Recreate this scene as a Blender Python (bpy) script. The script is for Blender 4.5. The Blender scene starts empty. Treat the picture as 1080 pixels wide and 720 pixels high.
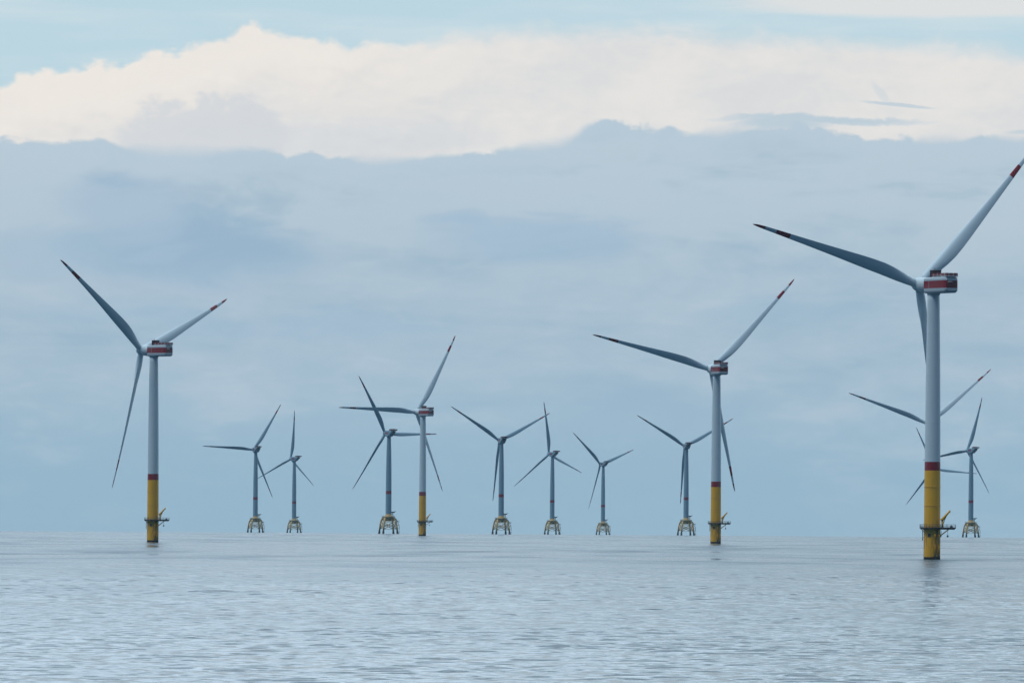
import bpy, math, random
import numpy as np
from mathutils import Matrix, Vector

S = bpy.context.scene
R = math.radians
random.seed(4)

# ------------------------------------------------------------------ camera
FPX = 6000.0                       # focal length in pixels of a 1080 px wide frame
EYE = 17.9                         # eye height above the water
HORIZON = 6930.0                   # distance of the sea horizon
KSEA = EYE / HORIZON ** 2          # the sea drops by KSEA * d^2
YP = 563.1 - FPX * 2 * EYE / HORIZON
ROLL = 0.0066
cam = bpy.data.cameras.new('camera'); camo = bpy.data.objects.new('camera', cam)
S.collection.objects.link(camo); S.camera = camo
cam.sensor_width = 36.0; cam.lens = 36.0 * FPX / 1080.0
cam.clip_start = 1.0; cam.clip_end = 60000.0
camo.location = (0, 0, EYE)
camo.rotation_euler = (R(90), 0, 0)
camo.matrix_world = Matrix.Translation((0, 0, EYE)) @ Matrix.Rotation(R(90), 4, 'X') @ Matrix.Rotation(ROLL, 4, 'Z')
cam.shift_y = (YP - 360.0) / 1080.0
S.render.resolution_x, S.render.resolution_y = 1024, 682

# ------------------------------------------------------------------ light
SUN_AZ, SUN_EL = -128.0, 60.0       # degrees left of the view, and up
sl = bpy.data.lights.new('sun', 'SUN'); so = bpy.data.objects.new('sun', sl)
S.collection.objects.link(so)
sl.energy = 1.5; sl.angle = R(16); sl.color = (0.90, 0.98, 1.0)
sdir = Vector((math.sin(R(SUN_AZ)) * math.cos(R(SUN_EL)), math.cos(R(SUN_AZ)) * math.cos(R(SUN_EL)), math.sin(R(SUN_EL))))
so.rotation_euler = (-sdir).to_track_quat('-Z', 'Y').to_euler()
so.location = sdir * 3000

S.view_settings.view_transform = 'Standard'; S.view_settings.look = 'None'
S.view_settings.exposure = 0.0; S.view_settings.gamma = 1.0
S.view_settings.use_curve_mapping = False
S.cycles.use_denoising = True
S.cycles.max_bounces = 6; S.cycles.volume_bounces = 1
S.cycles.sample_clamp_indirect = 4.0


# ------------------------------------------------------------------ node helpers
class NT:
    """a few shorthands for building node trees"""
    dims = '3D'
    def __init__(s, tree): s.t = tree; s.n = tree.nodes; s.l = tree.links
    def put(s, sock, v):
        if v is None: return
        if isinstance(v, bpy.types.NodeSocket): s.l.new(v, sock)
        else: sock.default_value = v
    def m(s, op, a, b=None, c=None, clamp=False):
        n = s.n.new('ShaderNodeMath'); n.operation = op; n.use_clamp = clamp
        for i, v in enumerate((a, b, c)):
            s.put(n.inputs[i], v)
        return n.outputs[0]
    def vm(s, op, a, b=None, scale=None):
        n = s.n.new('ShaderNodeVectorMath'); n.operation = op
        s.put(n.inputs[0], a); s.put(n.inputs[1], b)
        if scale is not None: s.put(n.inputs['Scale'], scale)
        return n.outputs[0]
    def xyz(s, x, y, z=0.0):
        n = s.n.new('ShaderNodeCombineXYZ')
        for i, v in enumerate((x, y, z)): s.put(n.inputs[i], v)
        return n.outputs[0]
    def sep(s, v):
        n = s.n.new('ShaderNodeSeparateXYZ'); s.put(n.inputs[0], v); return n.outputs
    def noise(s, vec, scale=1.0, detail=4.0, rough=0.5, dist=0.0, color=False):
        n = s.n.new('ShaderNodeTexNoise'); n.noise_dimensions = s.dims; s.put(n.inputs['Vector'], vec)
        s.put(n.inputs['Scale'], scale); s.put(n.inputs['Detail'], detail); s.put(n.inputs['Roughness'], rough)
        s.put(n.inputs['Distortion'], dist)
        return n.outputs['Color' if color else 'Fac']
    def smooth(s, v, lo, hi):
        n = s.n.new('ShaderNodeMapRange'); n.interpolation_type = 'SMOOTHSTEP'
        for k, x in (('Value', v), ('From Min', lo), ('From Max', hi)): s.put(n.inputs[k], x)
        return n.outputs[0]
    def mix(s, f, a, b):
        n = s.n.new('ShaderNodeMix'); n.data_type = 'RGBA'; n.clamp_factor = True
        s.put(n.inputs[0], f); s.put(n.inputs[6], a); s.put(n.inputs[7], b)
        return n.outputs[2]
    def curve(s, v, pts):
        n = s.n.new('ShaderNodeFloatCurve'); c = n.mapping.curves[0]
        n.mapping.use_clip = False
        while len(c.points) > 2: c.points.remove(c.points[1])
        c.points[0].location = pts[0]; c.points[1].location = pts[-1]
        for p in pts[1:-1]: c.points.new(*p)
        for p in c.points: p.handle_type = 'AUTO_CLAMPED'
        n.mapping.update()
        s.put(n.inputs['Value'], v)
        return n.outputs[0]


def lin(r, g, b, k=1.0):
    f = lambda c: (c / 255 / 12.92 if c <= 10.3 else ((c / 255 + .055) / 1.055) ** 2.4)
    return (f(r) * k, f(g) * k, f(b) * k, 1.0)


# ------------------------------------------------------------------ sky with cloud banks
HIGH = 1.82                        # how bright the high cloud above the picture is


def build_world():
    w = bpy.data.worlds.new('World'); S.world = w; w.use_nodes = True
    t = NT(w.node_tree); t.dims = '2D'; t.n.clear()
    out = t.n.new('ShaderNodeOutputWorld'); bg = t.n.new('ShaderNodeBackground')
    STR = 0.1; K = 1 / STR
    bg.inputs['Strength'].default_value = STR
    t.l.new(bg.outputs[0], out.inputs[0])
    sky = t.n.new('ShaderNodeTexSky'); sky.sky_type = 'NISHITA'; sky.sun_disc = False
    sky.sun_elevation = R(SUN_EL); sky.sun_rotation = R(SUN_AZ)
    sky.air_density = 1.0; sky.dust_density = 0.5; sky.ozone_density = 3.0
    tc = t.n.new('ShaderNodeTexCoord')
    d = t.sep(tc.outputs['Generated'])
    az = t.m('ARCTAN2', d[0], d[1]); el = t.m('ARCSINE', d[2])
    U = t.m('MULTIPLY', az, FPX); V = t.m('MULTIPLY', el, FPX)      # 1/6000 radian units
    front = t.smooth(d[1], -0.35, 0.45)
    def edge(pts, lo=0, hi=1080):
        # photo pixels -> (azimuth, elevation) of the cloud edge
        q = []
        for x, y in pts:
            dx = x - 540; dy = y - YP
            q.append(((dx + dy * ROLL + 800) / 1600, -(dy - dx * ROLL) / 800))
        c = t.curve(t.m('DIVIDE', t.m('ADD', U, 800.0), 1600.0), q)
        return t.m('MULTIPLY', c, 800.0)
    def P(sx, sy, ox=0.0):
        return t.xyz(t.m('ADD', t.m('DIVIDE', U, sx), ox), t.m('DIVIDE', V, sy), 0.0)
    def blob(cx, cy, rx, ry, slope=0.0, warp=None, edge0=0.0):
        u0 = cx - 540; v0 = YP - cy + (cx - 540) * ROLL
        du = t.m('SUBTRACT', U, u0)
        dv = t.m('SUBTRACT', t.m('SUBTRACT', V, v0), t.m('MULTIPLY', du, slope))
        if warp is not None: dv = t.m('ADD', dv, warp)
        a = t.m('POWER', t.m('DIVIDE', du, rx), 2.0); b = t.m('POWER', t.m('DIVIDE', dv, ry), 2.0)
        return t.smooth(t.m('ADD', a, b), 1.0, edge0)
    cen = lambda n, k: t.m('MULTIPLY', t.m('SUBTRACT', n, 0.5), k)

    # clear air: the sky texture, with a little high veil
    veil_n = t.noise(P(420, 45), 1.0, 5, 0.55)
    clear = t.vm('MULTIPLY', sky.outputs[0], (0.92, 1.0, 1.0))
    clear_front = t.mix(0.88, clear, lin(192, 217, 228, K))
    veil = t.m('MULTIPLY', t.smooth(veil_n, 0.42, 0.75), 0.55)
    col = t.mix(veil, clear_front, lin(214, 226, 231, K))
    wisp = t.m('MULTIPLY', t.smooth(t.m('ADD', blob(1010, 4, 330, 22, 0.01), cen(veil_n, 0.9)), 0.15, 0.9), 0.85)
    col = t.mix(wisp, col, lin(226, 226, 225, K))
    # high clouds above the picture, broken, all round the front of the sky
    hi_n = t.noise(P(1900, 760, 3.1), 1.0, 6, 0.56)
    hi = t.m('MULTIPLY', t.smooth(hi_n, 0.34, 0.58), t.smooth(V, 560.0, 900.0))
    col = t.mix(t.m('MULTIPLY', hi, 0.9), col, lin(212, 233, 250, K * HIGH))

    # the sunlit white bank
    bump = t.noise(P(150, 70, 7.7), 1.0, 9, 0.62)
    fine = t.noise(P(38, 28, 1.3), 1.0, 7, 0.64, 0.6)
    def lumps(sx, sy, o):
        # cauliflower heads: rounded cells, warped and of two sizes
        w_ = t.vm('SCALE', t.vm('SUBTRACT', t.noise(P(sx * 1.6, sy * 1.6, o), 1.0, 4, 0.6, 0.0, True), (0.5, 0.5, 0.5)), scale=1.1)
        res = None
        for k_, a_ in ((1.0, 0.62), (0.43, 0.26), (0.2, 0.12)):
            v_ = t.n.new('ShaderNodeTexVoronoi'); v_.feature = 'F1'; v_.voronoi_dimensions = '2D'
            t.put(v_.inputs['Vector'], t.vm('ADD', P(sx * k_, sy * k_, o + k_), w_)); v_.inputs['Scale'].default_value = 1.0
            q = t.m('MULTIPLY', t.m('SUBTRACT', 0.5, v_.outputs['Distance']), a_)
            res = q if res is None else t.m('ADD', res, q)
        return res
    lump = lumps(46, 36, 2.9); lump2 = lumps(30, 22, 6.1)
    pres = t.noise(P(170, 400, 5.5), 1.0, 2, 0.5)
    W = edge([(-260, 96), (0, 96), (60, 84), (130, 68), (190, 55), (235, 40), (272, 29), (300, 36), (330, 46), (365, 54), (420, 53),
              (480, 42), (560, 36), (640, 34), (760, 39), (880, 46), (980, 52), (1080, 60), (1340, 70)])
    leftness = t.smooth(U, 60.0, -240.0)
    We = t.m('ADD', t.m('ADD', W, cen(bump, 30.0)), t.m('ADD', cen(fine, 16.0), t.m('MULTIPLY', lump, t.m('ADD', t.m('MULTIPLY', leftness, 26.0), 8.0))))
    softW = t.m('ADD', t.m('MULTIPLY', leftness, -18.0), 30.0)
    white = t.smooth(t.m('DIVIDE', t.m('SUBTRACT', We, V), softW), -0.5, 0.6)
    wcol = t.mix(t.smooth(t.m('ADD', bump, t.m('MULTIPLY', fine, .3)), 0.42, 0.85), lin(219, 220, 221, K), lin(230, 228, 225, K))
    # relief: the billows are brighter on their upper side
    fu = t.noise(t.vm('ADD', P(38, 28, 1.3), (-0.10, 0.22, 0.0)), 1.0, 7, 0.64, 0.6)
    bu = t.noise(t.vm('ADD', P(150, 70, 7.7), (-0.04, 0.13, 0.0)), 1.0, 9, 0.62)
    relief = t.m('ADD', t.m('MULTIPLY', t.m('SUBTRACT', fine, fu), 0.35), t.m('MULTIPLY', t.m('SUBTRACT', bump, bu), 1.6))
    wcol = t.mix(t.m('MULTIPLY', t.smooth(relief, 0.02, 0.30), t.m('ADD', t.m('MULTIPLY', leftness, .35), .05)), wcol, lin(243, 239, 233, K))
    wcol = t.mix(t.m('MULTIPLY', t.smooth(relief, -0.02, -0.30), t.m('ADD', t.m('MULTIPLY', leftness, .35), .08)), wcol, lin(205, 209, 215, K))
    warm = t.m('MULTIPLY', t.smooth(U, 60.0, -330.0), t.smooth(t.m('SUBTRACT', We, V), 105.0, 20.0))
    wcol = t.mix(t.m('MULTIPLY', warm, 0.8), wcol, lin(241, 234, 226, K))
    # a greyer cumulus inside it
    g = blob(212, 152, 104, 46, 0.0, t.m('ADD', cen(fine, 14.0), t.m('ADD', cen(bump, 60.0), t.m('MULTIPLY', lump, -44.0))), 0.55)
    wcol = t.mix(t.m('MULTIPLY', g, 0.75), wcol, lin(210, 214, 219, K))
    g2 = blob(330, 150, 240, 26, 0.02, cen(bump, 40.0), 0.2)
    wcol = t.mix(t.m('MULTIPLY', g2, 0.4), wcol, lin(212, 217, 222, K))
    col = t.mix(t.m('MULTIPLY', white, t.m('ADD', t.m('MULTIPLY', front, 0.7), 0.3)), col, wcol)

    # thin dark slivers in front of the white bank
    lw = t.m('ADD', cen(fine, 9.0), cen(bump, 16.0))
    s1 = blob(862, 128, 138, 5.5, -0.008, lw, 0.05)
    s1b = blob(822, 133, 62, 9.0, 0.0, lw, 0.05)
    s2 = blob(944, 112, 46, 2.6, -0.085, t.m('MULTIPLY', lw, .35), 0.2)
    s3 = blob(926, 100, 13, 8.0, -0.9, t.m('MULTIPLY', lw, .8), 0.0)
    s4 = blob(1085, 143, 34, 3.0, 0.0, lw, 0.2)
    sl_ = t.m('MAXIMUM', t.m('MAXIMUM', t.m('MULTIPLY', s1, 0.85), t.m('MULTIPLY', s1b, .85)), t.m('MAXIMUM', t.m('MULTIPLY', s2, 0.7), t.m('MAXIMUM', t.m('MULTIPLY', s3, 0.3), t.m('MULTIPLY', s4, .6))))
    col = t.mix(sl_, col, lin(184, 203, 216, K))

    # the big blue-grey bank down to the horizon
    B = edge([(-260, 146), (0, 151), (55, 152), (100, 150), (128, 156), (200, 161), (260, 159), (320, 163), (420, 168), (470, 163),
              (500, 164), (545, 156), (600, 148), (616, 136), (636, 130), (664, 131), (680, 139), (706, 137), (720, 142), (790, 136), (840, 134), (868, 137),
              (890, 146), (935, 149), (1010, 147), (1080, 147), (1340, 150)])
    puff = t.noise(P(26, 19, 4.4), 1.0, 6, 0.6, 0.8)
    Be = t.m('ADD', t.m('ADD', t.m('ADD', B, cen(puff, 8.0)), cen(bump, 10.0)), t.m('MULTIPLY', lump2, t.m('MULTIPLY', t.smooth(pres, 0.40, 0.66), 18.0)))
    dB = t.m('SUBTRACT', Be, V)
    bank = t.smooth(t.m('DIVIDE', dB, t.m('ADD', 1.0, t.m('MULTIPLY', t.smooth(pres, 0.55, 0.35), 2.2))), -3.2, 3.4)
    gv = t.m('DIVIDE', V, 420.0)
    low = t.mix(t.smooth(gv, 0.02, 0.42), lin(151, 182, 202, K), lin(169, 191, 207, K))
    bc = t.mix(t.smooth(gv, 0.35, 0.95), low, lin(186, 203, 215, K))
    # soft, level layers and billows in the bank
    lay = t.noise(P(330, 70, 9.2), 1.0, 8, 0.58, 0.5)
    lay2 = t.noise(P(120, 44, 2.2), 1.0, 8, 0.58, 0.4)
    lay3 = t.noise(P(64, 20, 7.4), 1.0, 7, 0.6, 0.5)
    mid = t.m('ADD', t.m('MULTIPLY', t.smooth(gv, 0.0, 0.25), 0.75), 0.25)
    under = t.m('ADD', 0.15, t.m('MULTIPLY', t.smooth(dB, 4.0, 48.0), 0.85))
    dark = t.m('MULTIPLY', t.smooth(t.m('ADD', t.m('MULTIPLY', lay, .55), t.m('ADD', t.m('MULTIPLY', lay2, .25), t.m('MULTIPLY', lay3, .20))), 0.54, 0.34), t.m('MULTIPLY', mid, under))
    bc = t.mix(t.m('MULTIPLY', dark, 0.72), bc, lin(154, 181, 201, K))
    light = t.m('MULTIPLY', t.smooth(t.m('ADD', t.m('MULTIPLY', lay, .45), t.m('ADD', t.m('MULTIPLY', lay2, .3), t.m('MULTIPLY', lay3, .25))), 0.49, 0.68), mid)
    bc = t.mix(t.m('MULTIPLY', light, 0.7), bc, lin(184, 200, 213, K))
    wv = t.m('ADD', cen(lay2, 60.0), cen(puff, 8.0))
    for cx, cy, rx, ry, k, c in ((205, 262, 175, 46, .75, (149, 178, 202)), (130, 215, 90, 34, .5, (158, 184, 208)), (40, 268, 90, 40, .35, (152, 182, 206)),
                                 (570, 252, 150, 34, .55, (156, 184, 208)), (475, 236, 50, 20, .4, (155, 184, 208)), (825, 330, 130, 22, .3, (152, 183, 205)),
                                 (330, 345, 210, 20, .35, (154, 182, 206)), (120, 332, 150, 22, .3, (156, 184, 207))):
        bc = t.mix(t.m('MULTIPLY', blob(cx, cy, rx, ry, 0.0, wv, 0.0), k), bc, lin(*c, K))
    for cx, cy, rx, ry, k, c in ((150, 246, 60, 34, .45, (174, 194, 212)), (190, 300, 170, 16, .4, (172, 192, 210)), (850, 232, 190, 32, .3, (181, 199, 212))):
        bc = t.mix(t.m('MULTIPLY', blob(cx, cy, rx, ry, 0.0, wv, 0.0), k), bc, lin(*c, K))
    rim = t.m('MULTIPLY', t.smooth(dB, 26.0, 0.0), 0.35)
    bc = t.mix(rim, bc, lin(184, 203, 217, K))
    col = t.mix(t.m('MULTIPLY', bank, t.m('ADD', t.m('MULTIPLY', front, 0.6), 0.4)), col, bc)
    # behind the viewer the plain blue of the sky texture shows more
    back = t.m('MULTIPLY', t.m('MULTIPLY', t.m('SUBTRACT', 1.0, front), 0.96), t.smooth(el, R(80), R(40)))
    col = t.mix(back, col, t.vm('MULTIPLY', clear, (0.13, 0.28, 0.40)))
    t.l.new(col, bg.inputs['Color'])


build_world()


# ------------------------------------------------------------------ materials
def paint(name, base, rough=0.45, streak=0.25, dirt=(0.10, 0.08, 0.06), sc=0.5, stain=None):
    m = bpy.data.materials.new(name); m.use_nodes = True
    t = NT(m.node_tree); b = t.n['Principled BSDF']
    tc = t.n.new('ShaderNodeTexCoord'); o = tc.outputs['Object']
    p = t.sep(o)
    v = t.xyz(t.m('MULTIPLY', p[0], sc * 2.2), t.m('MULTIPLY', p[1], sc * 2.2), t.m('MULTIPLY', p[2], sc * 0.16))
    n1 = t.noise(v, 1.0, 5, 0.6); n2 = t.noise(o, sc * 0.35, 4, 0.5)
    f = t.m('MULTIPLY', t.smooth(t.m('ADD', t.m('MULTIPLY', n1, .7), t.m('MULTIPLY', n2, .3)), 0.48, 0.75), streak)
    c = t.mix(f, (*base, 1), (*dirt, 1))
    if stain:
        # rust and weed runs, strongest low on the pile
        lo = t.smooth(p[2], stain[1], stain[0])
        n3 = t.noise(t.xyz(t.m('MULTIPLY', p[0], 1.6), t.m('MULTIPLY', p[1], 1.6), t.m('MULTIPLY', p[2], 0.12)), 1.0, 5, 0.62)
        c = t.mix(t.m('MULTIPLY', t.m('MULTIPLY', t.smooth(n3, 0.47, 0.62), lo), 0.75), c, (0.10, 0.055, 0.02, 1))
    t.l.new(c, b.inputs['Base Color'])
    b.inputs['Roughness'].default_value = rough
    bm_ = t.n.new('ShaderNodeBump'); bm_.inputs['Strength'].default_value = 0.12; bm_.inputs['Distance'].default_value = 0.02
    t.l.new(n1, bm_.inputs['Height']); t.l.new(bm_.outputs[0], b.inputs['Normal'])
    return m


M = {
    'grey': paint('light_grey_coating', (0.50, 0.58, 0.62), 0.45, 0.16, (0.30, 0.32, 0.33)),
    'blade': paint('blade_gelcoat', (0.48, 0.57, 0.62), 0.5, 0.10, (0.34, 0.36, 0.36)),
    'shell': paint('nacelle_shell_coating', (0.36, 0.42, 0.46), 0.45, 0.22, (0.22, 0.25, 0.27)),
    'hazed_grey': paint('hazed_grey_coating', (0.17, 0.28, 0.36), 0.5, 0.12, (0.2, 0.23, 0.25)),  # light grey turbines toned darker and bluer; haze and shade in the colour
    'red': paint('signal_red_paint', (0.22, 0.006, 0.016), 0.42, 0.12, (0.16, 0.02, 0.02)),
    'darkred': paint('dark_red_panel_and_shade', (0.11, 0.006, 0.012), 0.5, 0.25, (0.05, 0.01, 0.012)),
    'yellow': paint('yellow_marine_coating', (0.70, 0.35, 0.012), 0.5, 0.22, (0.22, 0.12, 0.03), 0.5, (0.0, 22.0)),
    'jacket': paint('jacket_yellow_coating', (0.50, 0.33, 0.11), 0.5, 0.25, (0.16, 0.09, 0.04), 0.5, (0.0, 16.0)),
    'weed': paint('marine_growth', (0.012, 0.012, 0.010), 0.8, 0.5, (0.03, 0.03, 0.015), 2.0),
    'steel': paint('weathered_galvanised_steel', (0.05, 0.05, 0.05), 0.55, 0.3, (0.06, 0.045, 0.035), 2.0),
    'dark': paint('dark_grey_housing', (0.045, 0.05, 0.06), 0.5, 0.2, (0.02, 0.02, 0.02), 1.0),
    'white': paint('white_coating', (0.72, 0.73, 0.73), 0.4, 0.08, (0.4, 0.4, 0.4)),
}


# ------------------------------------------------------------------ mesh builder
class MB:
    def __init__(s): s.v = []; s.f = []; s.m = []; s.sm = []
    def add(s, vs, fs, mat, smooth=False, mx=None):
        o = len(s.v)
        s.v += [tuple(mx @ Vector(p)) if mx else tuple(p) for p in vs]
        for f in fs: s.f.append([i + o for i in f]); s.m.append(mat); s.sm.append(smooth)
    def box(s, x0, x1, y0, y1, z0, z1, mat, mx=None):
        vs = [(x, y, z) for z in (z0, z1) for x, y in ((x0, y0), (x1, y0), (x1, y1), (x0, y1))]
        s.add(vs, [(3, 2, 1, 0), (4, 5, 6, 7), (0, 1, 5, 4), (1, 2, 6, 5), (2, 3, 7, 6), (3, 0, 4, 7)], mat, False, mx)
    def loft(s, rings, mat, smooth=True, cap0=True, cap1=True, mx=None, closed=False):
        n = len(rings[0]); vs = [p for r in rings for p in r]; fs = []
        k = len(rings)
        for i in range(k if closed else k - 1):
            a, b = i * n, ((i + 1) % k) * n
            for j in range(n):
                j2 = (j + 1) % n
                fs.append((a + j, a + j2, b + j2, b + j))
        o = len(s.v)
        s.add(vs, fs, mat, smooth, mx)
        if not closed:
            if cap0: s.f.append([o + j for j in reversed(range(n))]); s.m.append(mat); s.sm.append(False)
            if cap1: s.f.append([o + (k - 1) * n + j for j in range(n)]); s.m.append(mat); s.sm.append(False)
    def lathe(s, prof, mat, seg=40, cap0=True, cap1=True, mx=None):
        s.loft([[(r * math.cos(2 * math.pi * j / seg), r * math.sin(2 * math.pi * j / seg), z) for j in range(seg)] for r, z in prof], mat, True, cap0, cap1, mx)
    def tube(s, a, b, r, mat, seg=10, r2=None):
        a = Vector(a); b = Vector(b); d = b - a
        q = d.to_track_quat('Z', 'Y').to_matrix().to_4x4()
        s.lathe([(r, 0), (r2 if r2 is not None else r, d.length)], mat, seg, True, True, Matrix.Translation(a) @ q)
    def path(s, pts, r, mat, seg=10):
        rings = []
        P_ = [Vector(p) for p in pts]
        for i, p in enumerate(P_):
            d = (P_[min(i + 1, len(P_) - 1)] - P_[max(i - 1, 0)]).normalized()
            q = d.to_track_quat('Z', 'Y')
            rr = r[i] if isinstance(r, (list, tuple)) else r
            rings.append([tuple(p + q @ Vector((rr * math.cos(2 * math.pi * j / seg), rr * math.sin(2 * math.pi * j / seg), 0))) for j in range(seg)])
        s.loft(rings, mat)
    def build(s, name, parent=None):
        me = bpy.data.meshes.new(name); me.from_pydata(s.v, [], s.f)
        keys = []
        for k in s.m:
            if k not in keys: keys.append(k)
        for k in keys: me.materials.append(M[k])
        me.polygons.foreach_set('material_index', [keys.index(k) for k in s.m])
        me.polygons.foreach_set('use_smooth', s.sm)
        me.update()
        o = bpy.data.objects.new(name, me); S.collection.objects.link(o)
        if parent: o.parent = parent
        return o


def thing(name, label, cat, group):
    o = bpy.data.objects.new(name, None); S.collection.objects.link(o)
    o['label'] = label; o['category'] = cat; o['group'] = group
    return o


# ------------------------------------------------------------------ sea
def build_sea():
    m = bpy.data.materials.new('sea_water'); m.use_nodes = True
    t = NT(m.node_tree); t.dims = '2D'; b = t.n['Principled BSDF']
    geo = t.n.new('ShaderNodeNewGeometry'); p = t.sep(geo.outputs['Position'])
    patch = t.noise(t.xyz(t.m('DIVIDE', p[0], 260.0), t.m('DIVIDE', p[1], 420.0)), 1.0, 5, 0.55, 0.6)
    c = t.mix(patch, (0.008, 0.038, 0.066, 1), (0.013, 0.050, 0.080, 1))
    t.l.new(c, b.inputs['Base Color'])
    b.inputs['IOR'].default_value = 1.333
    dist = t.m('SQRT', t.m('ADD', t.m('POWER', p[0], 2.0), t.m('POWER', p[1], 2.0)))
    r = t.m('ADD', 0.12, t.m('MULTIPLY', t.smooth(dist, 900.0, 2200.0), 0.12))
    r = t.m('ADD', r, t.m('MULTIPLY', t.m('SUBTRACT', patch, 0.5), 0.10))
    streak = t.noise(t.xyz(t.m('DIVIDE', p[0], 70.0), t.m('DIVIDE', p[1], 170.0)), 1.0, 5, 0.6, 0.4)
    r = t.m('MAXIMUM', t.m('ADD', r, t.m('MULTIPLY', t.m('SUBTRACT', streak, 0.5), t.m('ADD', 0.10, t.m('MULTIPLY', t.smooth(dist, 900.0, 2400.0), 0.60)))), 0.05)
    t.l.new(r, b.inputs['Roughness'])
    # ripples as random slopes
    def sl(sx, sy, amp):
        n = t.noise(t.xyz(t.m('DIVIDE', p[0], sx), t.m('DIVIDE', p[1], sy)), 1.0, 3, 0.6, 0.0, True)
        q = t.sep(t.vm('SUBTRACT', n, (0.5, 0.5, 0.5)))
        return t.m('MULTIPLY', q[0], amp * 0.5), t.m('MULTIPLY', q[1], amp)
    a1 = sl(1.6, 1.1, 0.14); a2 = sl(5.0, 2.6, 0.12)
    nx = t.m('ADD', a1[0], a2[0]); ny = t.m('ADD', a1[1], a2[1])
    nrm = t.vm('NORMALIZE', t.vm('ADD', geo.outputs['Normal'], t.xyz(nx, ny, 0.0)))
    t.l.new(nrm, b.inputs['Normal'])
    M['sea'] = m

    rng = np.random.default_rng(11)
    verts = []; faces = []; off = 0
    def grid(dd, aa, waves):
        nonlocal off
        D, A = np.meshgrid(dd, aa, indexing='ij')
        X = D * np.sin(A); Y = D * np.cos(A); Z = -KSEA * D * D
        if waves:
            H = np.zeros_like(X)
            N = 64
            lam = np.exp(rng.uniform(np.log(1.8), np.log(8.0), N))
            th = rng.normal(0.08, 0.30, N) + np.pi / 2
            amp = lam * 0.094 / (2 * np.pi) / math.sqrt(N / 2)
            for l_, a_, th_ in zip(lam, amp, th):
                ph = (X * math.cos(th_) + Y * math.sin(th_)) * (2 * np.pi / l_) + rng.uniform(0, 6.28)
                H += a_ * np.sin(ph)
            # gusts: calmer and rougher streaks
            G = np.zeros_like(X)
            for l_, k_ in ((420, .5), (190, .35), (90, .3), (640, .5)):
                for s_ in range(2):
                    a = rng.normal(np.pi / 2, 0.5)
                    G += k_ * np.sin((X * math.cos(a) + Y * math.sin(a)) * 2 * np.pi / l_ + rng.uniform(0, 6.28))
            H *= np.clip(1.0 + 0.20 * G, 0.5, 1.6)
            fade = np.clip((2400 - D) / 900, 0, 1) * np.clip((D - dd[0]) / 15, 0, 1)
            Z = Z + H * fade
        n, k = D.shape
        verts.append(np.stack([X, Y, Z], -1).reshape(-1, 3))
        idx = np.arange(n * k).reshape(n, k) + off
        faces.append(np.stack([idx[:-1, :-1], idx[:-1, 1:], idx[1:, 1:], idx[1:, :-1]], -1).reshape(-1, 4)[:, ::-1])
        off += n * k
    AZ = R(9)
    near = 480.0; mids = 2400.0
    rows = [near]
    while rows[-1] < mids: rows.append(rows[-1] + 0.5 + 1.1 * (rows[-1] - near) / (mids - near))
    grid(np.array(rows), np.linspace(-AZ, AZ, 640), True)
    far = np.concatenate([np.linspace(rows[-1], 7600, 300), np.linspace(7700, 10000, 14)])
    grid(far, np.linspace(-AZ, AZ, 41), False)
    grid(np.array([0.5, 60, 150, 300, near]), np.linspace(-AZ, AZ, 21), False)
    grid(np.concatenate([[0.5, 60, 150, 300, near], np.linspace(700, 10000, 50)]), np.linspace(AZ, 2 * np.pi - AZ, 140), False)
    V = np.concatenate(verts).astype(np.float32); F = np.concatenate(faces).astype(np.int32)
    me = bpy.data.meshes.new('sea')
    me.vertices.add(len(V)); me.vertices.foreach_set('co', V.ravel())
    me.loops.add(F.size); me.loops.foreach_set('vertex_index', F.ravel())
    me.polygons.add(len(F)); me.polygons.foreach_set('loop_start', np.arange(0, F.size, 4, dtype=np.int32))
    me.polygons.foreach_set('loop_total', np.full(len(F), 4, dtype=np.int32))
    me.polygons.foreach_set('use_smooth', np.ones(len(F), dtype=bool))
    me.update(calc_edges=True); me.validate()
    me.materials.append(m)
    o = bpy.data.objects.new('sea', me); S.collection.objects.link(o); o['kind'] = 'structure'
    return o


build_sea()


# ------------------------------------------------------------------ air
def build_haze():
    m = bpy.data.materials.new('sea_air'); m.use_nodes = True
    n = m.node_tree.nodes; n.clear()
    o = n.new('ShaderNodeOutputMaterial'); v = n.new('ShaderNodeVolumePrincipled')
    v.inputs['Color'].default_value = (0.62, 0.86, 1.0, 1)
    v.inputs['Density'].default_value = HAZE
    v.inputs['Anisotropy'].default_value = 0.2
    m.node_tree.links.new(v.outputs[0], o.inputs['Volume'])
    M['haze'] = m
    b = MB(); b.box(-10600, 10600, -10600, 10600, -KSEA * 1e8 - 4, 196, 'haze')
    h = b.build('haze'); h['kind'] = 'stuff'
    h['label'] = 'thin blue sea haze in the air over the whole wind farm'
    h['category'] = 'haze'


HAZE = 1.3e-5
build_haze()


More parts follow.
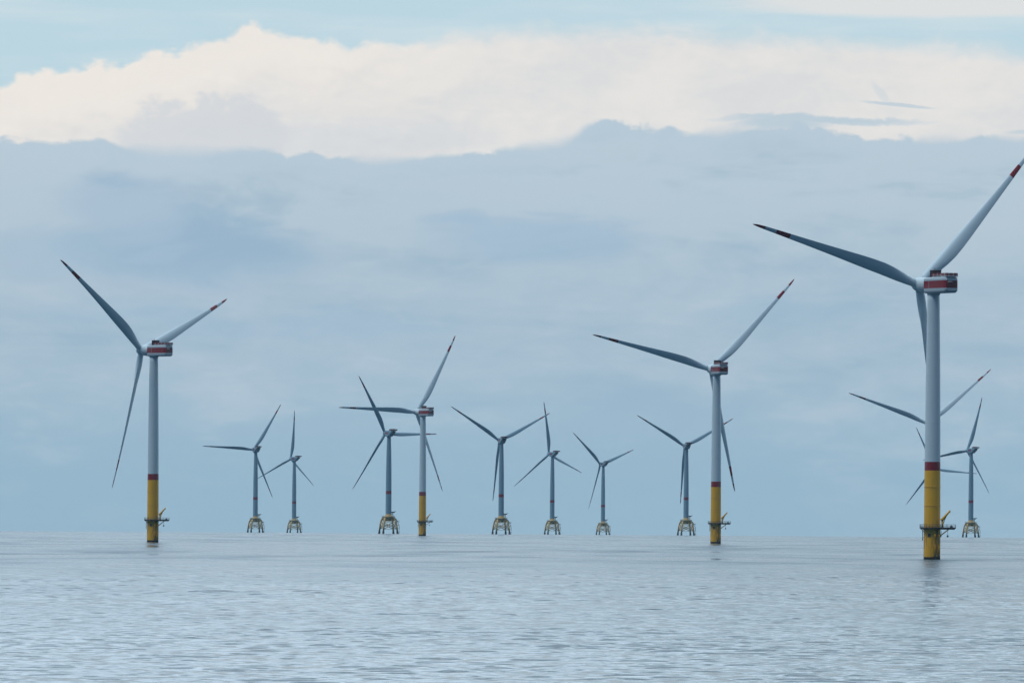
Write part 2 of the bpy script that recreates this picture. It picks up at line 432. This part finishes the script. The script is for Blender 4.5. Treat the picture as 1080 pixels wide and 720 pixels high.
# ------------------------------------------------------------------ rotor blade: radial +Z, upwind +Y, leading edge -X
def blade_mesh(name, RR, chord_k, pre, pitch):
    tab = [(0.0, 3.2, 1.0, 14), (0.03, 3.25, 1.0, 14), (0.07, 3.7, .82, 14), (0.12, 4.45, .60, 14), (0.17, 5.0, .45, 13), (0.23, 5.25, .36, 11.5), (0.30, 5.1, .32, 10),
           (0.38, 4.6, .28, 8), (0.46, 4.0, .25, 6.3), (0.54, 3.45, .23, 5), (0.62, 2.95, .21, 3.8), (0.70, 2.5, .20, 2.8), (0.785, 2.08, .19, 1.9),
           (0.865, 1.70, .18, 1.0), (0.93, 1.35, .17, .4), (0.965, 1.02, .16, 0), (0.985, .70, .15, 0), (1.0, .18, .15, 0)]
    NS = 24
    def ring(row):
        s_, c, th, tw = row
        r = 1.6 + s_ * (RR - 1.6)
        c *= chord_k
        T = R(tw + pitch)
        rnd = max(0.0, min(1.0, (th - .36) / .64))
        pts = []
        for j in range(NS):
            a = 2 * math.pi * j / NS
            xc = 0.5 - 0.5 * math.cos(a)                     # 0 at the leading edge
            yt = 5 * th * (.2969 * math.sqrt(xc) - .126 * xc - .3516 * xc ** 2 + .2843 * xc ** 3 - .1036 * xc ** 4)
            yc = 0.035 * 4 * xc * (1 - xc)
            ya = (yt if a <= math.pi else -yt) + yc
            yr = 0.5 * math.sin(a)
            y = ya * (1 - rnd) + yr * rnd
            x0 = xc - (0.30 * (1 - rnd) + 0.5 * rnd)
            # chord frame: x from the leading edge (-X) to the trailing edge (+X); suction side faces downwind (-Y)
            X = x0 * c; Y = -y * c
            x = X * math.cos(T) + Y * math.sin(T)
            yy = -X * math.sin(T) + Y * math.cos(T)
            pts.append((x, yy + pre(s_), r))
        return pts
    b = MB()
    def seg(i0, i1, mat, c0, c1):
        rows = tab[i0:i1 + 1]
        b.loft([ring(q)[::-1] for q in rows], mat, True, c0, c1)
    seg(0, 12, 'blade', True, False); seg(12, 13, 'red', False, False); seg(13, 14, 'blade', False, False); seg(14, 17, 'red', False, True)
    return b


PRE_M = lambda s: 2.2 * s + 3.4 * s ** 2.3
PRE_J = lambda s: 1.8 * s + 2.6 * s ** 2.3
BLADE_M = blade_mesh('blade', 77.0, 1.0, PRE_M, 24.0)
BLADE_J = blade_mesh('blade', 67.5, 0.88, PRE_J, 24.0)
BLADE_J.m = ['hazed_grey' if k == 'blade' else k for k in BLADE_J.m]
TILT = R(5)


def rounded_rect(w0, w1, h0, h1, rc, y, n=5):
    """closed outline in the XZ plane, counter-clockwise seen from -Y"""
    pts = []
    for cx, cz, a0 in ((w1 - rc, h0 + rc, -90), (w1 - rc, h1 - rc, 0), (w0 + rc, h1 - rc, 90), (w0 + rc, h0 + rc, 180)):
        for i in range(n + 1):
            a = R(a0 + 90 * i / n); pts.append((cx + rc * math.cos(a), y, cz + rc * math.sin(a)))
    return pts


# ------------------------------------------------------------------ turbine on a yellow monopile
HUB_M, OVER_M = 104.5, 9.5


def railing(b, pts, z, h=1.2, r=0.085, mat='steel', step=1.6, toe=True):
    for i in range(len(pts) - 1):
        a = Vector((*pts[i], z)); c = Vector((*pts[i + 1], z)); L = (c - a).length
        for q in (0.55, h): b.tube(a + Vector((0, 0, q)), c + Vector((0, 0, q)), r, mat, 6)
        if toe: b.tube(a + Vector((0, 0, 0.1)), c + Vector((0, 0, 0.1)), r * 1.6, mat, 6)
        k = max(1, int(L / step))
        for j in range(k): 
            p = a.lerp(c, j / k); b.tube(p, p + Vector((0, 0, h)), r, mat, 6)


def monopile_parts(root):
    out = {}
    # foundation: pile and transition piece up to the red band
    b = MB()
    b.lathe([(3.17, -6), (3.17, 0.95)], 'weed', 48, True, False)
    b.lathe([(3.17, 0.95), (3.16, 11.4), (3.10, 14), (3.02, 33.7)], 'yellow', 48, False, False)
    for z in (9.6, 20.2, 27.4): b.lathe([(3.17, z), (3.22, z + .03), (3.22, z + .2), (3.15, z + .23)], 'yellow', 48, False, False)
    out['monopile'] = b.build('monopile', root)
    # tower: red band, then grey tapering cans
    b = MB()
    b.lathe([(3.02, 33.7), (2.99, 37.0)], 'red', 48, False, False)
    b.lathe([(2.99, 37.0), (2.88, 52), (2.72, 70), (2.50, 86), (2.32, 98), (2.32, HUB_M - 3.3)], 'grey', 48, False, True)
    for z, r in ((51.7, 2.885), (70, 2.72), (86, 2.50)): b.lathe([(r, z), (r + .025, z + .02), (r + .025, z + .22), (r - .004, z + .24)], 'grey', 48, False, False)
    out['tower'] = b.build('tower', root)
    # working platform: a ring, wider on one side
    b = MB(); seg = 40
    ring_o = []; 
    def outline(a):
        x, y = 4.75 * math.cos(a), 4.75 * math.sin(a)
        return x, y
    inner = [(3.2 * math.cos(2 * math.pi * j / seg), 3.2 * math.sin(2 * math.pi * j / seg)) for j in range(seg)]
    outer = [outline(2 * math.pi * j / seg) for j in range(seg)]
    ra = [(x, y, 11.75) for x, y in inner]; rb = [(x, y, 11.75) for x, y in outer]
    rc = [(x, y, 12.05) for x, y in outer]; rd = [(x, y, 12.05) for x, y in inner]
    b.loft([ra, rb, rc, rd], 'steel', False, closed=True)
    b.box(3.9, 9.0, -2.6, 2.6, 11.72, 12.02, 'steel')
    for yy in (-2.1, 0, 2.1):
        b.tube((3.0, yy * .9, 8.9), (6.6, yy, 11.7), 0.20, 'yellow', 8)
        b.box(3.1, 8.6, yy - .12, yy + .12, 11.35, 11.718, 'steel')
    for k in range(10):
        a = 2 * math.pi * (k + .5) / 10
        if abs(math.degrees(a)) < 30 or math.degrees(a) > 330: continue
        b.tube((3.1 * math.cos(a), 3.1 * math.sin(a), 10.3), (4.5 * math.cos(a), 4.5 * math.sin(a), 11.74), 0.12, 'steel', 6)
        b.box(3.1, 4.7, -.09, .09, 11.45, 11.748, 'steel', Matrix.Rotation(a, 4, 'Z'))
    b.tube((5.9, -1.2, 11.7), (5.9, -1.2, 9.2), 0.06, 'steel', 6); b.box(5.55, 6.25, -1.5, -.9, 8.5, 9.2, 'dark')
    plat = b.build('access_platform', root); out['plat'] = plat
    b = MB()
    ang0 = math.asin(2.6 / 4.7)
    arc = [(4.65 * math.cos(a), 4.65 * math.sin(a)) for a in np.linspace(ang0, 2 * math.pi - ang0, 22)]
    railing(b, arc, 12.05); railing(b, [(4.0, 2.5), (8.9, 2.5), (8.9, -2.5), (4.0, -2.5)], 12.02)
    out['rail'] = b.build('railing', plat)
    b = MB()
    b.box(6.8, 7.8, -0.6, 0.6, 12.02, 12.75, 'dark'); b.box(6.9, 7.7, -0.5, 0.5, 12.75, 12.85, 'steel')
    out['box'] = b.build('equipment_box', plat)
    # davit crane
    b = MB()
    b.tube((3.9, -2.3, 12.03), (3.9, -2.3, 15.0), 0.42, 'yellow', 12); b.lathe([(.62, 0), (.62, .5)], 'yellow', 12, mx=Matrix.Translation((3.9, -2.3, 15.0)))
    b.path([(3.5, -2.3, 14.7), (4.6, -2.3, 16.0), (5.6, -2.3, 17.2), (6.8, -2.3, 18.6)], [.62, .5, .42, .30], 'yellow', 8)
    b.tube((6.75, -2.3, 18.5), (6.75, -2.3, 17.6), 0.09, 'dark', 6); b.tube((4.2, -2.3, 13.6), (5.5, -2.3, 16.9), 0.14, 'steel', 6)
    out['crane'] = b.build('davit_crane', root)
    # boat landing: two fender tubes, a ladder between them
    b = MB(); A = R(-62)
    rad = Vector((math.cos(A), math.sin(A), 0)); tan = Vector((-math.sin(A), math.cos(A), 0))
    for s_ in (-1, 1):
        q = rad * 4.15 + tan * (0.85 * s_)
        b.path([rad * 3.0 + tan * .85 * s_ + Vector((0, 0, 10.0)), q + Vector((0, 0, 9.3)), q + Vector((0, 0, 5)), q + Vector((0, 0, 1.9))], .26, 'yellow', 10)
        b.path([q + Vector((0, 0, 1.9)), q + Vector((0, 0, -.5)), q + Vector((0, 0, -3))], .27, 'weed', 10)
        for z in (1.2, 5.2): b.tube(rad * 3.0 + tan * (.85 * s_) + Vector((0, 0, z)), q + Vector((0, 0, z)), .17, 'weed' if z < 2 else 'yellow', 8)
        b.tube(rad * 3.75 + tan * (.3 * s_) + Vector((0, 0, -1)), rad * 3.75 + tan * (.3 * s_) + Vector((0, 0, 11.7)), .06, 'steel', 6)
    for k in range(28):
        z = 0.3 + k * .4; b.tube(rad * 3.75 + tan * .3 + Vector((0, 0, z)), rad * 3.75 - tan * .3 + Vector((0, 0, z)), .035, 'steel', 5)
    out['boat'] = b.build('boat_landing', root)
    # cable pipe on the other side, and a dark hatch
    b = MB()
    b.path([(-3.1, -1.0, 11.6), (-3.55, -1.15, 11.0), (-3.55, -1.15, 7.2)], .15, 'steel', 8)
    b.tube((-3.0, -1.0, 8.4), (-3.55, -1.15, 8.4), .09, 'steel', 6)
    out['pipe'] = b.build('cable_pipe', root)
    b = MB()
    hx = R(-110)
    b.box(3.1, 3.26, -.55, .55, 8.7, 9.9, 'dark', Matrix.Rotation(hx, 4, 'Z'))
    b.box(3.1, 3.25, -.75, .75, 8.55, 8.69, 'steel', Matrix.Rotation(hx, 4, 'Z'))
    out['hatch'] = b.build('hatch', root)
    # nacelle (rotor towards +Y), tower axis at the origin
    b = MB(); W = 3.15
    zc = HUB_M
    levels = [-3.7, -1.9, 0.95, 2.35]
    ys = [(-11.6, .75), (-11.35, .3), (-10.4, 0), (1.9, 0), (2.4, .25)]
    def ring(y, ins): return rounded_rect(-W + ins, W - ins, zc + levels[0] + ins, zc + levels[3] - ins * .5, 0.9, y, 5)
    rings = [ring(y, i) for y, i in ys]
    # split each skin face by height so that the red stripe is real paint on the same shell
    n = len(rings[0])
    dense = []
    for r_ in rings:
        pts = []
        for j in range(n):
            p, q = r_[j], r_[(j + 1) % n]
            pts.append(p)
            cuts = []
            for lv in (zc + levels[1], zc + levels[2]):
                if (p[2] - lv) * (q[2] - lv) < 0:
                    f = (lv - p[2]) / (q[2] - p[2]); cuts.append((f, (p[0] + f * (q[0] - p[0]), p[1], lv)))
            pts += [c for _, c in sorted(cuts)]
        dense.append(pts)
    nn = len(dense[0]); o0 = len(b.v)
    vs = [p for r_ in dense for p in r_]; b.v += vs
    for i in range(len(dense) - 1):
        for j in range(nn):
            j2 = (j + 1) % nn; f = [i * nn + j, i * nn + j2, (i + 1) * nn + j2, (i + 1) * nn + j]
            zm = sum(vs[k][2] for k in f) / 4 - zc
            b.f.append(f); b.m.append('red' if levels[1] < zm < levels[2] else 'shell'); b.sm.append(True)
    # end faces in three strips
    for i, rev in ((0, False), (len(dense) - 1, True)):
        ring_ = dense[i]
        for lo, hi, mt in ((-9, levels[1], 'shell'), (levels[1], levels[2], 'darkred' if i == 0 else 'shell'), (levels[2], 9, 'shell')):  # rear stripe in darker red: shade of the back face put into colour
            ids = [i * nn + j for j in range(nn) if lo - 1e-4 <= ring_[j][2] - zc <= hi + 1e-4]
            if rev: ids = ids[::-1]
            if len(ids) > 2: b.f.append(ids); b.m.append(mt); b.sm.append(False)
    b.lathe([(2.3, HUB_M - 4.5), (2.55, HUB_M - 3.62)], 'shell', 40, False, False)
    b.box(-W - .012, W + .012, -1.2, -1.05, zc - 3.0, zc + 1.6, 'shell')
    nac = b.build('nacelle', root); out['nacelle'] = nac
    b = MB()
    # cooler block on the roof, with vertical fins
    b.box(-1.9, 1.9, -2.2, -0.2, zc + 2.3, zc + 4.95, 'darkred')
    for k in range(9): b.box(-1.75 + k * .42, -1.62 + k * .42, -2.35, -2.2, zc + 2.6, zc + 4.7, 'dark')
    for k in range(5): b.box(-2.02, -1.9, -2.0 + k * .4, -1.88 + k * .4, zc + 2.6, zc + 4.7, 'dark')
    b.box(-2.05, 2.05, -2.4, -0.1, zc + 4.95, zc + 5.1, 'dark')
    out['cooler'] = b.build('cooler', nac)
    b = MB()
    b.box(-2.7, 2.7, -11.8, -2.5, zc + 2.34, zc + 2.62, 'grey')
    def fence(x0, y0, x1, y1):
        a = Vector((x0, y0, 0)); c = Vector((x1, y1, 0)); L = (c - a).length; k = max(2, round(L / 1.1))
        d = (c - a) / k; ang = math.atan2(d.y, d.x)
        for j in range(k):
            mt = Matrix.Translation(a + d * j) @ Matrix.Rotation(ang, 4, 'Z')
            b.box(0.02, d.length - .02, -.04, .04, zc + 2.7, zc + 3.6, 'red' if j % 2 == 0 else 'darkred', mt)
            b.box(-.05, .05, -.07, .07, zc + 2.62, zc + 3.72, 'white' if j % 2 else 'red', mt)
        b.box(0, L, -.06, .06, zc + 3.66, zc + 3.76, 'red', Matrix.Translation(a) @ Matrix.Rotation(ang, 4, 'Z'))
        b.box(0, L, -.055, .055, zc + 3.1, zc + 3.17, 'white', Matrix.Translation(a) @ Matrix.Rotation(ang, 4, 'Z'))
    fence(-2.65, -2.5, -2.65, -11.7); fence(-2.65, -11.75, 2.65, -11.75); fence(2.65, -2.5, 2.65, -11.7)
    out['hoist'] = b.build('hoist_platform', nac)
    b = MB()
    for k in range(2):
        pts = [(0.9 * k - 1.35 + .55 * math.cos(a), -11.66, zc + .12 + .42 * math.sin(a)) for a in np.linspace(R(200 - 180), R(175), 8)]
        b.path(pts, .11, 'white', 6)
    out['emblem'] = b.build('emblem', nac)
    b = MB()
    b.tube((1.2, 0.9, zc + 2.3), (1.2, 0.9, zc + 6.0), .07, 'steel', 6); b.box(.8, 1.6, .85, .95, zc + 5.6, zc + 5.68, 'steel')
    out['mast'] = b.build('weather_mast', nac)
    # generator drum and hub: own frame, +Z along the rotor axis
    b = MB()
    b.lathe([(2.7, -7.2), (2.95, -6.9), (3.0, -4.2), (2.85, -2.4), (2.5, -1.75)], 'grey', 40)
    out['generator'] = b.build('generator', root)
    b = MB()
    b.lathe([(2.3, -1.7), (2.55, -1.2), (2.62, 0), (2.5, 1.1), (2.1, 2.1), (1.4, 2.9), (.5, 3.3), (.05, 3.36)], 'grey', 40)
    for k in range(3):
        a = 2 * math.pi * k / 3 + math.pi / 2
        mx = Matrix.Rotation(a - math.pi / 2, 4, 'Z') @ Matrix.Rotation(-R(90), 4, 'X')
        b.lathe([(1.62, 1.2), (1.62, 2.75)], 'grey', 28, mx=mx)
    out['hub'] = b.build('hub', root)
    for k in range(3): out['blade%d' % k] = BLADE_M.build('blade', root) if k == 0 else None
    return out


def pose(parts, rz, phi, hub_z, over, rots):
    """turn nacelle and rotor; the foundation faces the sea as it stands"""
    RZ = Matrix.Rotation(rz, 4, 'Z')
    parts['nacelle'].matrix_local = RZ
    axis = RZ @ Matrix.Translation((0, over, hub_z)) @ Matrix.Rotation(TILT, 4, 'X')
    zaxis = axis @ Matrix.Rotation(-R(90), 4, 'X')               # +Z of the drum -> +Y upwind
    if 'generator' in parts: parts['generator'].matrix_local = zaxis
    spin = Matrix.Rotation(R(90) - phi, 4, 'Y')
    parts['hub'].matrix_local = axis @ spin @ Matrix.Rotation(-R(90), 4, 'X') @ Matrix.Rotation(math.pi, 4, 'Z')
    for k in range(3):
        parts['blade%d' % k].matrix_local = axis @ Matrix.Rotation(R(90) - (phi + k * 2 * math.pi / 3), 4, 'Y')


def copy_parts(src_root, new_root):
    """copies every part (and its sub-parts) of a finished turbine to another one"""
    mp = {}
    for ch in [o for o in src_root.children]:
        c = ch.copy(); S.collection.objects.link(c); c.parent = new_root; mp[ch] = c
        for g in ch.children:
            d = g.copy(); S.collection.objects.link(d); d.parent = c; mp[g] = d
    return mp


# ------------------------------------------------------------------ turbine on a four-legged jacket
HUB_J, OVER_J = 103.0, 7.0


def jacket_parts(root):
    out = {}
    BETA = R(29)
    def corner(k, r): 
        a = -BETA + k * math.pi / 2
        return r * math.cos(a), r * math.sin(a)
    prof = [(11.0, -5), (10.6, 2.0), (9.9, 7.5), (8.9, 12.4), (7.4, 15.6), (4.6, 17.0)]
    def leg_at(k, z):
        for (r0, z0), (r1, z1) in zip(prof, prof[1:]):
            if z0 <= z <= z1:
                r = r0 + (r1 - r0) * (z - z0) / (z1 - z0); return Vector((*corner(k, r), z))
    legs = []
    for k in range(4):
        b = MB()
        b.path([(*corner(k, r), z) for r, z in prof[:2]], [1.15, 1.1], 'weed', 14)
        b.path([(*corner(k, r), z) for r, z in prof[1:]], [.92, .88, .86, .9, 1.0], 'jacket', 14)
        b.lathe([(1.12, 1.9), (1.12, 2.5)], 'weed', 14, mx=Matrix.Translation((*corner(k, 10.58), 0)))
        legs.append(b.build('leg', root))
    b = MB()
    for k in range(4):
        k2 = (k + 1) % 4
        b.tube(leg_at(k, 5.0), leg_at(k2, 11.6), .42, 'jacket', 8); b.tube(leg_at(k2, 5.0), leg_at(k, 11.6), .42, 'jacket', 8)
        b.tube(leg_at(k, 12.0), leg_at(k2, 12.0), .28, 'jacket', 8)
    b.tube(leg_at(0, 4.8), leg_at(3, 4.8), .2, 'jacket', 8)
    out['bracing'] = b.build('bracing', root)
    b = MB()
    # transition piece: box girder platform and cone
    mx = Matrix.Rotation(-BETA + R(45), 4, 'Z')
    b.box(-4.9, 4.9, -4.9, 4.9, 12.9, 16.9, 'jacket', mx)
    for k in range(4): b.box(-1.2, 1.2, -5.06, -4.9, 13.9, 15.2, 'dark', Matrix.Rotation(k * R(90), 4, 'Z') @ mx)
    b.lathe([(4.6, 16.9), (4.1, 18.0), (3.2, 19.6), (3.05, 20.4)], 'jacket', 40, False, False)
    out['transition_piece'] = b.build('transition_piece', root)
    b = MB()
    b.box(-5.6, 5.6, -5.6, 5.6, 16.92, 17.15, 'steel', mx)
    pl = b.build('access_platform', root)
    b = MB()
    c4 = [tuple((mx @ Vector((x, y, 0)))[:2]) for x, y in ((-5.5, -5.5), (5.5, -5.5), (5.5, 5.5), (-5.5, 5.5), (-5.5, -5.5))]
    railing(b, c4, 17.15, 1.2, .08)
    b.build('railing', pl)
    b = MB()
    # boat landing on the right-hand leg: hoop of fenders, small deck
    q = leg_at(0, 6.0)
    for s_ in (-1, 1):
        b.path([(q.x + .6, q.y + s_ * .9, 11.5), (q.x + 1.9, q.y + s_ * 1.2, 9.8), (q.x + 2.3, q.y + s_ * 1.2, 6), (q.x + 2.3, q.y + s_ * 1.2, 1.4), (q.x + 1.0, q.y + s_ * 1.1, -2)], .27, 'steel', 8)
    for z in (2.2, 5.5, 9.0):
        b.tube((q.x + 2.2, q.y - 1.2, z), (q.x + 2.2, q.y + 1.2, z), .15, 'steel', 6); b.tube((q.x - .3, q.y, z), (q.x + 2.2, q.y, z), .16, 'steel', 6)
    b.box(q.x - .8, q.x + 2.2, q.y - 1.6, q.y + 1.6, 12.2, 12.5, 'steel'); railing(b, [(q.x - .8, q.y - 1.6), (q.x + 2.2, q.y - 1.6), (q.x + 2.2, q.y + 1.6), (q.x - .8, q.y + 1.6)], 12.5)
    b.path([(q.x - 2.6, q.y, 16.6), (q.x - 1.2, q.y, 15.5), (q.x + .6, q.y, 12.5)], .35, 'steel', 8)
    b.build('boat_landing', root)
    b = MB()
    b.tube((2.9, -.6, 20.2), (4.6, -.6, 21.0), .3, 'dark', 8); b.tube((4.5, -.6, 17.15), (4.5, -.6, 22.0), .35, 'dark', 8); b.box(2.6, 6.4, -1.3, .2, 21.6, 22.9, 'dark')
    b.path([(5.8, -.6, 22.6), (7.6, -.6, 23.3)], .3, 'dark', 6)
    b.build('platform_crane', root)
    b = MB()
    b.lathe([(3.05, 20.4), (2.98, 40.8)], 'hazed_grey', 40, False, False)
    b.lathe([(2.98, 40.8), (2.96, 44.1)], 'red', 40, False, False)
    b.lathe([(2.96, 44.1), (2.8, 65), (2.45, 84), (2.05, 97), (2.05, HUB_J - 2.9)], 'hazed_grey', 40, False, True)
    b.build('tower', root)
    # nacelle: flat roof, belly tapering to the tower, deck overhanging the back
    zc = HUB_J
    b = MB()
    def sec(y, zb, zt, w): return rounded_rect(-w, w, zc + zb, zc + zt, .5, y, 3)
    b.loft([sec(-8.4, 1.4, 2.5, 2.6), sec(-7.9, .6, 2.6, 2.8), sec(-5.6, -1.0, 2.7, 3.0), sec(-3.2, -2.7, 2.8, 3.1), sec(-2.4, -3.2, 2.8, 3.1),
            sec(2.4, -3.2, 2.8, 3.1), sec(3.6, -2.6, 2.8, 3.0), sec(4.6, -2.1, 2.3, 2.4)], 'hazed_grey', False)
    b.lathe([(2.0, HUB_J - 4.2), (2.5, HUB_J - 3.15)], 'hazed_grey', 32, False, False)
    for s_ in (-1, 1):
        b.box(min(s_ * 3.08, s_ * 3.13), max(s_ * 3.08, s_ * 3.13), -3.0, 2.5, zc - .7, zc + 1.0, 'red')
    b.box(-2.8, 2.8, -7.2, -7.0, zc + 2.55, zc + 2.7, 'dark')
    nac = b.build('nacelle', root); out['nacelle'] = nac
    b = MB()
    b.box(-2.9, 2.9, -11.2, -4.2, zc + 2.85, zc + 3.1, 'dark')
    for x in (-2.85, 2.85):
        b.box(x - .05, x + .05, -11.2, -4.2, zc + 3.1, zc + 4.2, 'darkred')
    b.box(-2.8, 2.8, -11.2, -11.1, zc + 3.1, zc + 4.2, 'darkred')
    for x in (-2.2, 2.2): b.tube((x, -10.2, zc + 2.85), (x, -7.6, zc + .9), .16, 'dark', 6)
    b.box(-2.0, 2.0, -7.8, -5.0, zc + 3.1, zc + 4.5, 'dark')
    b.build('hoist_platform', nac)
    b = MB()
    b.box(-1.5, 1.5, -8.9, -8.35, zc + .4, zc + 2.2, 'dark'); b.box(-2.2, 2.2, -7.0, -5.7, zc - .6, zc + 1.2, 'dark')
    b.build('cooler', nac)
    b = MB()
    b.lathe([(2.5, -2.4), (2.6, -1.2), (2.45, 0), (2.2, 1.2), (1.5, 2.2), (.6, 2.7), (.05, 2.75)], 'hazed_grey', 36)
    for k in range(3):
        a = 2 * math.pi * k / 3 + math.pi / 2
        b.lathe([(1.42, 1.1), (1.42, 2.6)], 'hazed_grey', 24, mx=Matrix.Rotation(a - math.pi / 2, 4, 'Z') @ Matrix.Rotation(-R(90), 4, 'X'))
    out['hub'] = b.build('hub', root)
    out['blade0'] = BLADE_J.build('blade', root)
    return out


def place(root, px_x, d):
    """px_x: level pixel offset from the optical axis at 6000 px focal length"""
    x = (px_x + 1.0) / FPX * d
    root.location = (x, d, -KSEA * (d * d + x * x))
    root.rotation_euler = (0, 0, -math.atan2(x, d))


def set_up(root, kind, parts, psi, phi):
    rz = R(psi)
    if kind == 'm': pose(parts, rz, R(phi), HUB_M, OVER_M, None)
    else: pose(parts, rz, R(phi), HUB_J, OVER_J, None)


# distance, sideways offset (px), yaw, rotor phase, label
MONO = [
    (2159, 442.2, 36.3, 164.7, 'nearest and largest turbine, thick yellow base, upper right blade running out of the frame'),
    (3095, -379.7, 46.0, 142.8, 'yellow based turbine standing alone at the far left of the photo'),
    (3411, 214.0, 21.3, 165.6, 'second tallest yellow based turbine right of centre, its dark blade reaching far left'),
    (4809, -95.4, 36.3, 178.4, 'slim yellow based turbine in the middle, dark blade level to the left across another'),
    (5160, 438.8, 12.0, 160.0, 'distant turbine hidden behind the nearest tower, dark left blade and pale right blade spread wide'),
]
JACK = [
    (7066, -271.6, 24.1, 177.2, 'leftmost jacket turbine, one blade level to the left above its four yellow legs'),
    (7900, -230.8, 46.5, 205.6, 'small jacket turbine second from left with one blade straight up'),
    (5836, -131.2, 34.0, 120.1, 'jacket turbine beside the slim yellow based one, dark blade leaning steeply to upper left'),
    (6252, -12.4, 20.7, 147.2, 'jacket turbine just left of centre with two blades in a wide flat V'),
    (7285, 41.4, 41.7, 219.2, 'jacket turbine at centre with a nearly vertical blade touching a neighbour blade tip'),
    (8241, 95.0, 38.8, 138.6, 'smallest clearly visible jacket turbine, pale thin tower, dark blade pointing to upper left'),
    (6569, 182.6, 17.5, 148.8, 'jacket turbine close left of the tall yellow based tower, right blade passing behind that tower'),
    (6758, 483.0, 42.6, 190.8, 'jacket turbine right of the nearest yellow tower with a dark blade pointing down right'),
    (8500, 444.5, 12.0, 114.0, 'faintest turbine almost wholly behind the nearest tower, one dark tip showing at its left'),
]

GM = 'wind turbines on yellow monopiles'; GJ = 'wind turbines on four legged jackets'
CAT = 'wind turbine'


def farm(rows, builder, kind, group, fixed_first):
    proto_root = None
    for i, (d, px_, psi, phi, label) in enumerate(rows):
        root = thing('wind_turbine', label, CAT, group)
        if i == 0:
            parts = builder(root)
            b0 = parts['blade0']
            for k in (1, 2):
                c = b0.copy(); S.collection.objects.link(c); c.parent = root; parts['blade%d' % k] = c
            proto_root, proto_parts = root, parts
        else:
            mp = copy_parts(proto_root, root)
            parts = {k: mp[v] for k, v in proto_parts.items() if v in mp}
        place(root, px_, d)
        set_up(root, kind, parts, psi, phi)


farm(MONO, monopile_parts, 'm', GM, True)
farm(JACK, jacket_parts, 'j', GJ, True)
